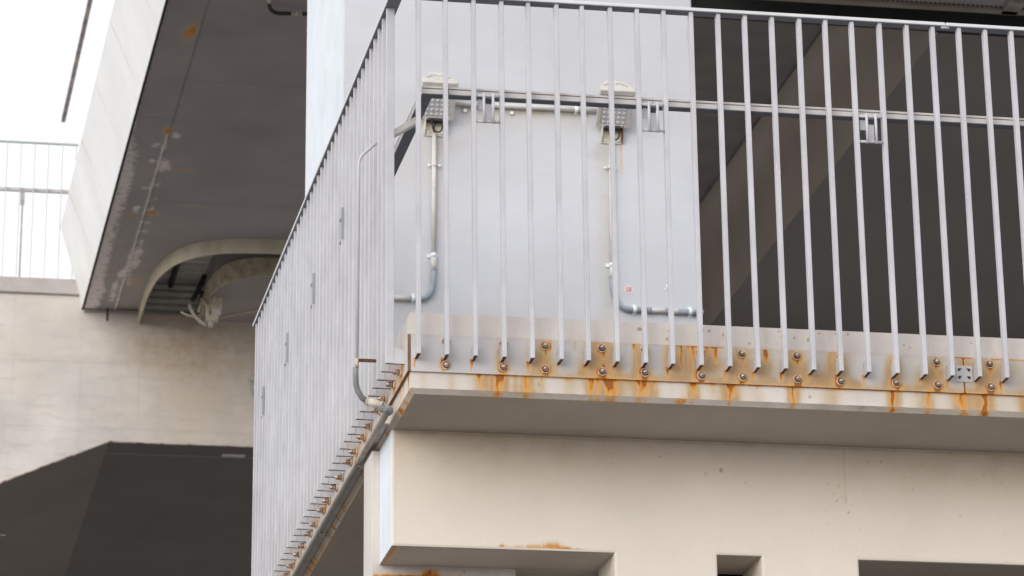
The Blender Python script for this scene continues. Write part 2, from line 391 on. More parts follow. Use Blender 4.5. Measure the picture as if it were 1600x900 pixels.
for p, ln, w, s in ((1058,.11,.004,.8),(1066,.08,.003,.6),(1072,.12,.005,.8),(1083,.10,.003,.6),(1090,.13,.004,.7),(1047,.12,.003,.5),(1112,.05,.003,.6),(1126,.07,.006,.7),(1122,.04,.01,.4),(905,.04,.008,.5),
                  (997,.03,.006,.9),(1001,.12,.004,.45),(1205,.06,.008,.7),(1203,.03,.012,.5),(1345,.05,.004,.3),(1300,.1,.004,.35),(838,.1,.004,.3),(866,.13,.004,.35),(950,.14,.004,.45),(925,.14,.003,.4),(1190,.1,.004,.4),(1235,.1,.004,.4),(1260,.12,.004,.35)):
    PS.append((X(p), PZ1-.002, ln, w, s))
def wash_plate(P):
    u, v = P[:, 0], P[:, 2]
    base = np.clip((u-.1)/.5, 0, 1)
    return blobs(u, v, WB)*1.9+blobs(u, v, [(x, .02, .045, .10, .42) for x in BX[3:]])+base*(.12+.10*np.sin(u*5.1+1)+.06*np.sin(u*13.7))+base*.6*np.exp(-((v-PZ0)/.03)**2)
def rust_plate(P):
    u, v = P[:, 0], P[:, 2]
    t = blobs(u, v, BB)*1.12+streaks(u, v, PS)*1.15+.22*blobs(u, v, WB)
    base = np.clip((u-.05)/.5, 0, 1)
    t += np.exp(-((v-PZ0)/.006)**2)*(.30+.25*np.sin(u*9+2)+.15*np.sin(u*41))*(.3+.7*base)
    for a_, b_, k in ((1052, 1140, .8), (1500, 1530, 1.0), (1560, 1640, .7), (915, 935, .4)):
        t += k*np.exp(-((v-PZ1)/.006)**2)*((u > X(a_)) & (u < X(b_)))
    t += 1.1*np.exp(-((u-JX)/.004)**2)
    return t
for x0, x1 in ((XL+.0006, JX-.0015), (JX+.0015, XE-.001)):
    pl = obj('edge_plate', mkplate(x0, x1), M['plate'], plat); paint(pl, 'rust', rust_plate); paint(pl, 'wash', wash_plate)
    paint(pl, 'dirt', lambda P: .10+.10*np.sin(P[:, 0]*4)*np.sin(P[:, 0]*7.3)+.18*np.exp(-((P[:, 2]-PZ1)/.008)**2))
    if x0 < 0: front_plate = pl
    else: front_plate2 = pl
# left plate: its end shows as the rusty strip at the corner
bm = BM()
x0, x1, y0 = -.172, XL-.0006, PY
grid(bm, (x0, YB, PZ0), (0, y0-YB, 0), (0, 0, PZ1-PZ0), 500, 16)
for p in (((x0, y0, PZ0), (x1, y0, PZ0), (x1, y0, PZ1), (x0, y0, PZ1)), ((x0, y0, PZ0), (x0, YB, PZ0), (x1, YB, PZ0), (x1, y0, PZ0)),
          ((x0, y0, PZ1), (x1, y0, PZ1), (x1, YB, PZ1), (x0, YB, PZ1))):
    f = bm.faces.new([bm.verts.new(q) for q in p]); f.material_index = 1
left_plate = obj('edge_plate', bm, [M['plate'], M['rust']], plat)
LB = [.221,.387,.585,.754,.983,1.147,1.369,1.529,1.774,1.939,2.164,2.326,2.574,2.74,2.954,3.12,3.341,3.521,3.74,3.91]
paint(left_plate, 'rust', lambda P: blobs(P[:, 1], P[:, 2], [(y, -.02, .05, .05, .55) for y in LB])*.8+.12+.15*np.sin(P[:, 1]*6))
def boltmesh():
    bm = BM(); n = 14
    tube(bm, [(0, 0, 0), (0, -.0035, 0), (0, -.0045, 0)], [.0180, .0180, .0168], 18, mi=1)
    tube(bm, [(0, -.0046, 0), (0, -.0052, 0)], .0138, 18, mi=2)  # dark rusty ring standing in for the shadow round the nut
    tube(bm, [(0, -.0050, 0), (0, -.009, 0)], .0120, 6)
    pts = []; rr = []
    for k in range(5):
        a = k/4*math.pi/2*.97; pts.append((0, -.009-.0105*math.sin(a), 0)); rr.append(.0112*math.cos(a))
    tube(bm, pts, rr, n)
    return bm
b0 = obj('bolt', boltmesh(), [M['bolt'], M['washer'], M['rust']], front_plate, local=True)
first = True
for x in BX:
    for z in (.072, -.019):
        par = front_plate if x < JX else front_plate2
        dx = Vector((x+random.uniform(-.002, .002), PY, z+random.uniform(-.002, .002)))-wloc(par)
        if first: b0.location = dx; first = False
        else:
            o = inst(b0, 'bolt', par, dx); o.rotation_euler = (0, random.uniform(0, 1), 0)
for y in LB:
    for z in (.060, -.012):
        o = inst(b0, 'bolt', left_plate, Vector((-.172, y, z))-wloc(left_plate)); o.rotation_euler = (0, 0, -math.pi/2)
        o.scale = (1, 1.9, 1)
# joint strap with four slotted holes
bm = BM(); box(bm, 1.984, 2.050, PY-.003, PY-.0005, -.004, .062, .0008)
strap = obj('joint_strap', bm, M['plate'], front_plate)
for hx in (1.996, 2.036):
    for hz in (.014, .045):
        bm = BM(); tube(bm, [(hx, PY-.0055, hz), (hx, PY-.003, hz)], .0055, 10)
        obj('strap_screw', bm, M['shade'], front_plate)
        bm = BM(); box(bm, *sorted((hx, (hx+JX)/2)), PY-.0050, PY-.003, hz+.003, hz+.0055)
        obj('strap_screw', bm, M['shade'], front_plate)

# ------------------------------------------------------------------ railing
RAIL_H = 1.453
BT, BD = .0165, .032
def bar_mesh():
    bm = BM(); box(bm, -BT/2, BT/2, 0, BD, 0, RAIL_H, .0018)
    for f in bm.faces:
        if f.normal.z < -.9: f.material_index = 1
    return bm
def foot_mesh():
    bm = BM(); w = BT/2-.002
    prof = [(BD-.001, .0), (.074, .0), (.074, .052), (BD-.001, .066)]
    prism(bm, prof, 'X', -w, w); fixn(bm)
    for f in bm.faces:
        f.normal_update()
        if f.normal.z < -.9: f.material_index = 1
    return bm
railF = thing('steel_railing', (1.2, 0, 0), 'lavender-grey steel bar railing bolted along the rusty front edge of the slab', 'railing')
railL = thing('steel_railing', (-.2, 2.2, 0), 'steel bar railing running back on the left, its bars overlapping like one wall', 'railing')
bar0 = obj('bar', bar_mesh(), [M['rail'], M['rust']], railF, local=True)
foot0 = obj('foot', foot_mesh(), [M['rail'], M['rust']], bar0, local=True)
allx = BAR_X+[2.279+.1101*k for k in range(1, 22)]
for i, x in enumerate(allx):
    b = bar0 if i == 0 else inst(bar0, 'bar', railF, (0, 0, 0))
    b.location = Vector((x, 0, 0))-wloc(railF)
    b.rotation_euler = (random.uniform(-.0008, .0008), random.uniform(-.0012, .0012), random.uniform(-.02, .02))
    if i: inst(foot0, 'foot', b, (0, 0, 0))
NL = 39
LX, LY0, LS = -.2443, .1437, .11134
for i in range(NL):
    b = inst(bar0, 'bar', railL, Vector((LX, LY0+LS*i+BT/2, 0))-wloc(railL))
    b.rotation_euler = (0, random.uniform(-.0012, .0012), -math.pi/2+random.uniform(-.02, .02))
    inst(foot0, 'foot', b, (0, 0, 0))
YEND = LY0+LS*(NL-1)+.07
def rbox(name, par, x0, x1, y0, y1, z0, z1, m, bev=.0015):
    bm = BM(); box(bm, x0, x1, y0, y1, z0, z1, bev); return obj(name, bm, M[m], par)
rbox('top_rail', railF, -.252, 2.0005, -.008, .047, RAIL_H, RAIL_H+.0135, 'cap')
rbox('top_rail', railF, 2.0045, XE, -.008, .047, RAIL_H, RAIL_H+.0135, 'cap')
rbox('top_rail', railL, -.252, -.197, .0475, YEND, RAIL_H, RAIL_H+.0135, 'cap')
rbox('shade_strip', railF, -.250, 2.0, -.0055, .045, RAIL_H-.0022, RAIL_H-.0001, 'under', 0)  # added dark strips paint the shade below the top rail
rbox('shade_strip', railF, 2.005, XE-.002, -.0055, .045, RAIL_H-.0022, RAIL_H-.0001, 'under', 0)
rbox('shade_strip', railL, -.250, -.199, .0478, YEND-.002, RAIL_H-.0022, RAIL_H-.0001, 'under', 0)
bm = BM(); tube(bm, [(1.985, .0, RAIL_H-.006), (2.018, .0, RAIL_H-.006)], .005, 8); obj('rail_joint_pin', bm, M['rail'], railF)
# inner handrail: a grooved flat section
HZ0, HZ1 = 1.0640, 1.0955
def hprof(o0, o1):      # (depth, z) with a groove on the outer face
    return [(o0, HZ0), (o1, HZ0), (o1, HZ1), (o0, HZ1), (o0, HZ1-.0080), (o0+.010, HZ1-.0080), (o0+.010, HZ1-.0125), (o0, HZ1-.0125)]
HY, HX = .050, -.118
HX0 = HX
for x0, x1 in ((-.118, -.0155), (-.0125, .80), (.8025, 1.62), (1.6225, XE)):
    bm = BM(); prism(bm, hprof(HY, HY+.045), 'X', x0, x1); fixn(bm); obj('handrail', bm, M['handrail'], railF)
    rbox('shade_strip', railF, x0+(.001 if x0 > -.1 else .0), x1-.001, HY+.0015, HY+.0435, HZ0-.003, HZ0-.0002, 'handrail_shade', 0)  # added dark strip paints the shade below the handrail
for k, (y0, y1) in enumerate(((HY+.0455, .42), (.4215, .80), (.8015, 1.6), (1.6015, YEND-.05))):
    bm = BM(); prism(bm, hprof(HX, HX+.045), 'Y', y0, y1); fixn(bm); obj('handrail', bm, M['handrail'], railL)
    rbox('shade_strip', railL, HX+.0015, HX+.0435, y0+.001 if k else y0, y1-.001, HZ0-.003, HZ0-.0002, 'handrail_shade', 0)  # same painted shade below the left run
for sx in (-.02, .8, 1.2, 1.62, 2.2):
    for dy in (.008, .026):
        rbox('rail_screw', railF, sx-.007, sx+.007, HY+dy, HY+dy+.007, HZ0-.0045, HZ0-.0031, 'shade', 0)
# brackets tying handrail and bars
for i in range(1, len(allx), 5):
    rbox('stay', railF, allx[i]-.006, allx[i]+.006, BD, HY+.001, HZ0+.006, HZ0+.020, 'rail')
bm = BM(); prism(bm, [(-.213, .985), (-.213, .960), (-.100, .998+.035), (-.100, 1.0625)], 'Y', .30, .345); fixn(bm); obj('stay', bm, M['handrail'], railL)
for y in (1.4, 2.6, 3.8):
    rbox('stay', railL, -.213, HX+.001, y, y+.03, HZ0+.004, HZ0+.02, 'handrail')

# small latticed brackets between two bars
def rod(bm, p, q, r=.0055): tube(bm, [p, q], r, 8)
def lattice(parent, origin, rotz, span, lattice_label=None):
    e = bpy.data.objects.new('sign_bracket', None); COL.objects.link(e); e.parent = parent; e.empty_display_size = .03
    e.location = Vector(origin)-wloc(parent); e.rotation_euler = (0, 0, rotz)
    def part(name, bm, m='rail'):
        return obj(name, bm, M[m], e, local=True)
    for z in (.106, 0):
        bm = BM(); rod(bm, (0, .010, z), (span, .010, z)); part('rod', bm)
    for x in (.36*span-.004, .70*span):
        bm = BM(); rod(bm, (x, -.001, -.010), (x, -.001, .114)); part('rod', bm)
    bm = BM(); box(bm, .37*span, .68*span, .020, .027, .006, .112, .001); part('back_plate', bm)
    bm = BM(); box(bm, .01, .36*span, .028, .031, .055, .098, .001); part('side_tab', bm)
    bm = BM(); box(bm, .37*span+.002, .68*span-.001, .0165, .0195, .078, .098, 0); part('slot', bm, 'shade')
    return e
for i in (2, 8, 16):
    lattice(railF, (allx[i]+BT/2, 0, .945), 0, allx[i+1]-allx[i]-BT)
for y, z in ((1.348, .895), (2.236, .893), (3.10, .89), (3.99, .89)):
    k = round((y-LY0)/LS); yy = LY0+LS*k
    e = bpy.data.objects.new('sign_bracket', None); COL.objects.link(e); e.parent = railL; e.location = Vector((LX, yy, z))-wloc(railL)
    bm = BM(); box(bm, -.0025, .008, -.003, .0, 0, .14, .0005); obj('back_plate', bm, M['slit'], e, local=True)
    for zz in (.02, .12):
        bm = BM(); tube(bm, [(.01, .02, zz), (.01, LS, zz)], .0055, 8); obj('rod', bm, M['rail'], e, local=True)

# ------------------------------------------------------------------ conduits on the left edge
PR = .0135
ed = thing('edge_conduit', (-.2, .4, -.11), 'thick grey pipe running diagonally along the slab edge under the left railing', 'conduit')
yj = .43
bm = BM(); tube(bm, [(-.197, yj, -.112), (-.198, 1.5, -.108), (-.2, 3.0, -.105), (-.2, 4.9, -.104)], PR, 14); o = obj('pipe', bm, M['pipe'], ed)
paint(o, 'rust', lambda P: P[:, 0]*0+.12)
for y in (1.15, 2.28, 3.4, 4.5):
    bm = BM(); tube(bm, [(-.199, y, -.1085), (-.199, y+.022, -.1085)], PR+.0008, 14); box(bm, -.199, -.161, y+.002, y+.02, -.130, -.126, .001)
    tube(bm, [(-.180, y+.011, -.131), (-.180, y+.011, -.136)], .006, 8)
    obj('pipe_clip', bm, M['pipe'], ed)
bm = BM(); box(bm, -.184, -.1605, .62, 4.9, -.104, -.099, .001); obj('support_angle', bm, M['conduit'], ed)
bm = BM()
c0 = Vector((-.197, yj, -.112))
uv = bmesh.ops.create_uvsphere(bm, u_segments=14, v_segments=8, radius=.021); bmesh.ops.translate(bm, verts=uv['verts'], vec=c0+Vector((.004, -.01, .006)))
tube(bm, [c0+Vector((-.004, -.020, .002)), c0+Vector((-.006, -.032, .001))], .010, 10)
tube(bm, [c0+Vector((0, 0, .008)), c0+Vector((-.030, -.004, .022))], .015, 12)
obj('junction_elbow', bm, M['hose2'], ed, smooth=True)
fc = thing('flexible_conduit', (-.27, .5, 0), 'thin grey conduit rising over the left bars with a hose bend at its foot', 'conduit')
pA = at(606, 636, Y=.42); pB = at(574, 627, Y=.45)
bm = BM(); tube(bm, [pA+(pB-pA)*.28, pB], .0155, 12); tube(bm, [pB+(pA-pB)*.05, pB-(pA-pB)*.02], .017, 12); tube(bm, [pA+(pB-pA)*.25, pA+(pB-pA)*.32], .017, 12)
o = obj('coupling', bm, M['conduit2'], fc); paint(o, 'rust', lambda P: P[:, 0]*0+.22)
pts = [pB]+[at(x, y, Y=.446-.007*i) for i, (x, y) in enumerate([(566, 622), (559.5, 612), (556, 600), (555.5, 588), (555.5, 574)])]
bm = BM(); tube(bm, pts, .0115, 12); obj('hose_bend', bm, M['hose2'], fc)
p0 = at(557.5, 574, Y=.412); p1 = at(561, 246, Y=.412); p2 = at(590, 222, Y=.400)
bm = BM(); tube(bm, [p0]+bend(p1-Vector((0, 0, .03)), p1, p1+(p2-p1)*.3, 6)+[p2], .0062, 10); obj('riser', bm, M['rail'], fc)
q = at(560, 565, Y=.40); bm = BM(); box(bm, q.x, q.x+.085, q.y, q.y+.006, q.z, q.z+.013, .001); o = obj('strap', bm, M['rust'], fc)
bm = BM(); tube(bm, [p0+Vector((0, 0, .0)), p0+Vector((0, 0, .035))], .0078, 10); obj('collar', bm, M['washer'], fc)

# ------------------------------------------------------------------ beam and pier under the slab
ub = thing('concrete_beam', (1.2, .8, -.588), 'cream concrete wall beam with square openings under the slab', 'wall')
YA = .604
bm = BM()
ol = [(-.150, ZS+.001), (-.150, -.588), (.726, -.588), (.726, -3), (1.137, -3), (1.137, -.583), (1.315, -.583), (1.315, -3), (1.709, -3), (1.709, -.585), (3.4, -.585), (3.4, -3), (XR-.2, -3), (XR-.2, ZS+.001)]
face = bm.faces.new([bm.verts.new((x, YA, z)) for x, z in ol])
r = bmesh.ops.extrude_face_region(bm, geom=[face]); vv = [v for v in r['geom'] if isinstance(v, bmesh.types.BMVert)]
bmesh.ops.translate(bm, verts=vv, vec=(0, .305, 0)); fixn(bm)
es = [e for e in bm.edges if all(abs(v.co.y-YA) < 1e-5 for v in e.verts) and not all(v.co.z > ZS for v in e.verts)]
bmesh.ops.bevel(bm, geom=es, offset=.009, segments=2, affect='EDGES', profile=.5)
fixn(bm)
for f in bm.faces:
    f.normal_update()
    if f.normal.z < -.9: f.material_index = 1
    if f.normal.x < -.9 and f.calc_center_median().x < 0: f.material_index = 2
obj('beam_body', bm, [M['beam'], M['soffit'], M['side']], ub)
# fine skin for its stained front
bm = BM(); grid(bm, (-.138, YA-.0007, -.578), (.86, 0, 0), (0, 0, .448), 170, 90)
grid(bm, (.722, YA-.0007, -.572), (1.8, 0, 0), (0, 0, .442), 200, 60)
o = obj('painted_face', bm, M['beam'], ub)
xs = [at(p, 862, Y=YA).x for p in (785, 808, 835, 862, 885, 905)]
paint(o, 'rust', lambda P: blobs(P[:, 0], P[:, 2], [(xs[0], -.578, .016, .012, .75), (xs[1], -.580, .03, .010, .55), (xs[2], -.576, .04, .012, .62), (xs[3], -.572, .035, .018, .50), (xs[4], -.58, .03, .010, .75), (xs[5], -.580, .02, .006, .6), (xs[3], -.565, .06, .025, .18)]))
dp = [(1.62+.12*rs.randn(), -.36+.09*rs.randn(), .0018+.002*rs.rand(), .002+.003*rs.rand(), 1.1) for _ in range(34)]+[(2.1+.3*rs.randn(), -.24+.05*rs.randn(), .002+.002*rs.rand(), .002+.004*rs.rand(), 1.1) for _ in range(16)]+[(1.15+.1*rs.randn(), -.22+.05*rs.randn(), .002+.002*rs.rand(), .002+.004*rs.rand(), 1.1) for _ in range(9)]+[(.9+.12*rs.randn(), -.6+.05*rs.randn(), .002, .003, 1.1) for _ in range(12)]+[(-.1+2.5*rs.rand(), -.15-.4*rs.rand(), .002, .003, .9) for _ in range(14)]
paint(o, 'wash', lambda P: .30*np.clip((P[:, 2]+.46)/.28, 0, 1)*(.8+.2*np.sin(P[:, 0]*3+1)))
paint(o, 'dirt', lambda P: blobs(P[:, 0], P[:, 2], dp)+.06*np.exp(-((P[:, 2]+.15)/.04)**2)+.13*np.exp(-((P[:, 2]+.245)/.022)**2)*(.5+.5*np.sin(P[:, 0]*1.7-.6))+.5*np.exp(-((P[:, 2]+.137)/.006)**2)+.4*np.exp(-((P[:, 0]-1.668)/.003)**2)*(P[:, 2] < -.14)*(P[:, 2] > -.36))
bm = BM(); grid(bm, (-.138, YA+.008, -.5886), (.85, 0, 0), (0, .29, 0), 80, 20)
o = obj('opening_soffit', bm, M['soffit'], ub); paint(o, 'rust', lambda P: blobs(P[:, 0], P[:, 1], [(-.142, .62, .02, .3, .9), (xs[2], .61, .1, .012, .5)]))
# pier behind the beam, with a recess beside the beam end
pr = thing('concrete_pier', (.1, 1.2, GZ), 'narrow pale concrete pier beside the end of the beam under the slab corner', 'pier')
YP = .909
bm = BM(); box(bm, -.181, .393, YP+.002, YP+.215, GZ, ZS-.001, .003)
obj('pier_body', bm, [M['slab']], pr)
bm = BM(); grid(bm, (-.176, YP+.001, -.98), (.56, 0, 0), (0, 0, .38), 90, 60)
o = obj('painted_face', bm, M['slab'], pr)
zz = at(640, 897, Y=YP).z; xr = at(672, 890, Y=YP).x
paint(o, 'rust', lambda P: blobs(P[:, 0], P[:, 2], [(xr, zz+.005, .035, .022, 1.0), (-.1, zz-.01, .12, .008, .7), (.1, zz-.012, .2, .012, .7)]))
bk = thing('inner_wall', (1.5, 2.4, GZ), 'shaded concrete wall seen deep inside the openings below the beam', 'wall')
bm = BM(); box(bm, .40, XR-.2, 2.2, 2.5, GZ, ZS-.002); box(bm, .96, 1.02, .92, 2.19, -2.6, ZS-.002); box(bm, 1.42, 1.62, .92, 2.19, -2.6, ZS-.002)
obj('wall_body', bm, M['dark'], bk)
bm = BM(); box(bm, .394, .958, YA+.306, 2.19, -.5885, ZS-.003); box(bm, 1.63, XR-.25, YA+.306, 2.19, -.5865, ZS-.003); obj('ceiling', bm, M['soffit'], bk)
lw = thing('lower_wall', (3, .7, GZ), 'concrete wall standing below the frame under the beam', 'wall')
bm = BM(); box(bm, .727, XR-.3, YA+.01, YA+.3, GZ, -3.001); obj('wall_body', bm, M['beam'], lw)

# ------------------------------------------------------------------ column behind the railing
YC = 2.5
CX0, CX1 = -.083, 1.565
cl = thing('concrete_column', (.74, 3.1, .04), 'broad square pale blue-grey painted column standing behind the railing', 'column')
bm = BM(); box(bm, CX0, CX1, YC, 3.795, .041, 5.4, .006)
for f in bm.faces:
    f.normal_update()
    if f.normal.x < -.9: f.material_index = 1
obj('shaft', bm, [M['column'], M['side']], cl)
bm = BM(); grid(bm, (CX0+.008, YC-.0006, .9), (CX1-CX0-.018, 0, 0), (0, 0, 1.75), 160, 170)
o = obj('painted_face', bm, M['column'], cl)
def col_dirt(P):
    u, v = P[:, 0], P[:, 2]
    t = .55*np.exp(-((v-1.938)/.022)**2)*((u > .46) & (u < 1.06))+.30*np.exp(-np.clip(1.93-v, 0, 9)/.05)*(v < 1.93)*((u > .46) & (u < 1.08))
    t += .05*(v < .985)+.26*np.exp(-((v-.99)/.02)**2)*(u > 1.2)
    t += .22*np.exp(-((u-.36)/.05)**2)*(v < 1.85)+.20*np.exp(-((u-1.13)/.04)**2)*(v < 1.8)*(v > 1.0)
    t += blobs(u, v, [(1.553, 1.8+.1*k+.04*math.sin(k*7), .006, .03, .9) for k in range(-7, 8)])
    t += blobs(u, v, [(1.548, 2.35, .01, .05, .6), (.42, 1.75, .08, .05, .35), (1.1, 1.75, .06, .05, .35)])
    for (a_, b_, c_, d_) in ((1.12, 1.56, 1.05, 1.30), (.45, .95, 1.1, 1.62)):
        t -= 0*(u > a_)
    return np.clip(t, 0, 1.2)
paint(o, 'dirt', col_dirt)
paint(o, 'rust', lambda P: streaks(P[:, 0], P[:, 2], [(.375, 1.77, .10, .006, .5), (1.21, 1.79, .16, .007, .55), (1.12, 1.79, .08, .005, .3), (.29, 1.75, .06, .005, .3)]))
paint(o, 'wash', lambda P: .07*np.exp(-np.clip(P[:, 0]-.30, 0, 9)/.05)*(P[:, 2] < 1.9)+.18*np.exp(-((P[:, 0]-1.12)/.05)**2)*(P[:, 2] < 1.8)+.25*((P[:, 0] > .46) & (P[:, 0] < 1.06))*np.exp(-np.clip(1.94-P[:, 2], 0, 9)/.12)*(P[:, 2] < 1.94)+.06*(P[:, 2] < .985))
# round pink sticker and scraps
sp = at(982, 453, Y=YC)
stk = thing('round_sticker', sp, 'small faded pink round sticker on the column above the right-hand conduit', 'sticker')
bm = BM(); tube(bm, [sp+Vector((0, -.0012, 0)), sp+Vector((0, -.002, 0))], .022, 18); obj('paper', bm, M['sticker'], stk)
for k in range(4):
    bm = BM(); z = sp.z-.011+.007*k; w = .013-.002*abs(k-1.5); box(bm, sp.x-w, sp.x+w*.8, sp.y-.0032, sp.y-.0022, z, z+.0028+.001*(k % 2)); obj('print_line', bm, M['ink'], stk)
bm = BM(); box(bm, sp.x+.008, sp.x+.0125, sp.y-.0032, sp.y-.0022, sp.z-.008, sp.z+.014); obj('print_line', bm, M['ink'], stk)
for i, (px_, py_, w, h, a_, lb) in enumerate(((1043, 446, .011, .018, .7, 'torn white paper scrap on the column right of the pink sticker'), (1038.5, 451.5, .009, .006, -.6, 'tiny white fleck of paper low on the column between two bars'))):
    q = at(px_, py_, Y=YC); bm = BM(); box(bm, -w/2, w/2, -.002, -.001, -h/2, h/2)
    bmesh.ops.rotate(bm, verts=bm.verts, cent=(0, 0, 0), matrix=Matrix.Rotation(a_, 3, 'Y'))
    o = obj('paper_scrap', bm, M['clamp'], None, local=True); o.location = q; tag(o, lb, 'scrap', 'paper scraps on the column')

# conduits on the column
CYW = YC-.016
def V(px_, py_, y=CYW): return at(px_, py_, Y=y)
def clamp(par, p, vertical, r=.014):
    bm = BM()
    if vertical:
        box(bm, p.x-r-.014, p.x+r+.006, YC-.006, YC-.0015, p.z-.009, p.z+.009, .0008); tube(bm, [p-Vector((0, 0, .009)), p+Vector((0, 0, .009))], r, 12)
    else:
        box(bm, p.x-.009, p.x+.009, YC-.006, YC-.0015, p.z-r-.006, p.z+r+.014, .0008); tube(bm, [p-Vector((.009, 0, 0)), p+Vector((.009, 0, 0))], r, 12)
    return obj('clamp', bm, M['clamp'], par)
def vert_conduit(label, top, a, coup, b, elbow, c, ends, clamps_, left):
    t_ = thing('wall_conduit', V(*b), label, 'conduit', 'conduits on the column')
    bm = BM(); tube(bm, [V(*top), V(*coup)], .0105, 12); obj('pipe', bm, M['conduit2'], t_)
    bm = BM(); tube(bm, [V(*coup), V(*b)], .0135, 12); obj('coupling', bm, M['conduit2'], t_)
    bm = BM(); tube(bm, [V(*b)]+bend(V(*elbow[0]), V(*elbow[1]), V(*elbow[2]), 10)+[V(*c)], .0125, 12); obj('elbow_hose', bm, M['hose'], t_)
    for e in ends:
        bm = BM(); tube(bm, [V(*e[0]), V(*e[1])], e[2], 12); obj(e[4], bm, M[e[3]], t_)
    for px_, py_, vv_ in clamps_: clamp(t_, V(px_, py_), vv_)
    for (px_, py_) in a:
        for dx in (-.024, .024):
            bm = BM(); q = V(px_, py_)+Vector((dx, .006, 0)); tube(bm, [q, q+Vector((0, -.006, 0))], .006, 8); obj('screw', bm, M['clamp'], t_)
        bm = BM(); q = V(px_, py_); tube(bm, [q-Vector((0, 0, .008)), q+Vector((0, 0, .008))], .0122, 12); obj('saddle', bm, M['conduit2'], t_)
    return t_
vert_conduit('conduit running down from the left lamp and turning left through a blue-grey elbow', (678.5, 208), [(678.5, 258)], (677.5, 400), (677.5, 422), ((677, 440), (676, 467), (655, 467)), (640, 466.5),
             [((642, 466.5), (600, 464.5), .0112, 'conduit2', 'pipe')], [(677.5, 399, True), (646, 466.5, False)], True)
vert_conduit('conduit running down from the right lamp and turning right towards the column edge', (954.5, 222), [(953.5, 262)], (957, 414), (957, 434), ((957.5, 450), (961, 482), (985, 483.5)), (1014, 484.5),
             [((1012, 484.5), (1047, 486), .0105, 'conduit2', 'pipe'), ((1012, 484.5), (1017, 484.7), .014, 'hose', 'coupling'), ((1041, 485.7), (1047, 486), .014, 'hose', 'coupling'), ((1047, 486), (1061, 486.7), .0125, 'conduit2', 'coupling'), ((1060, 486.6), (1099, 488.5), .0125, 'hose', 'pipe')],
             [(956.5, 414, True), (992, 484, False), (1079, 487.5, False)], False)
uc = thing('wall_conduit', V(820, 165), 'straight horizontal conduit joining the two column lamps', 'conduit', 'conduits on the column')
bm = BM(); tube(bm, [V(706, 161.5), V(940, 173.5)], .0105, 12); obj('pipe', bm, M['conduit2'], uc)
clamp(uc, V(901, 171.5), False); 
for px_ in (727, 800): 
    bm = BM(); q = V(px_, 172+.05*(px_-727)); tube(bm, [q+Vector((0, .01, 0)), q+Vector((0, .004, 0))], .009, 8); obj('screw', bm, M['clamp'], uc)

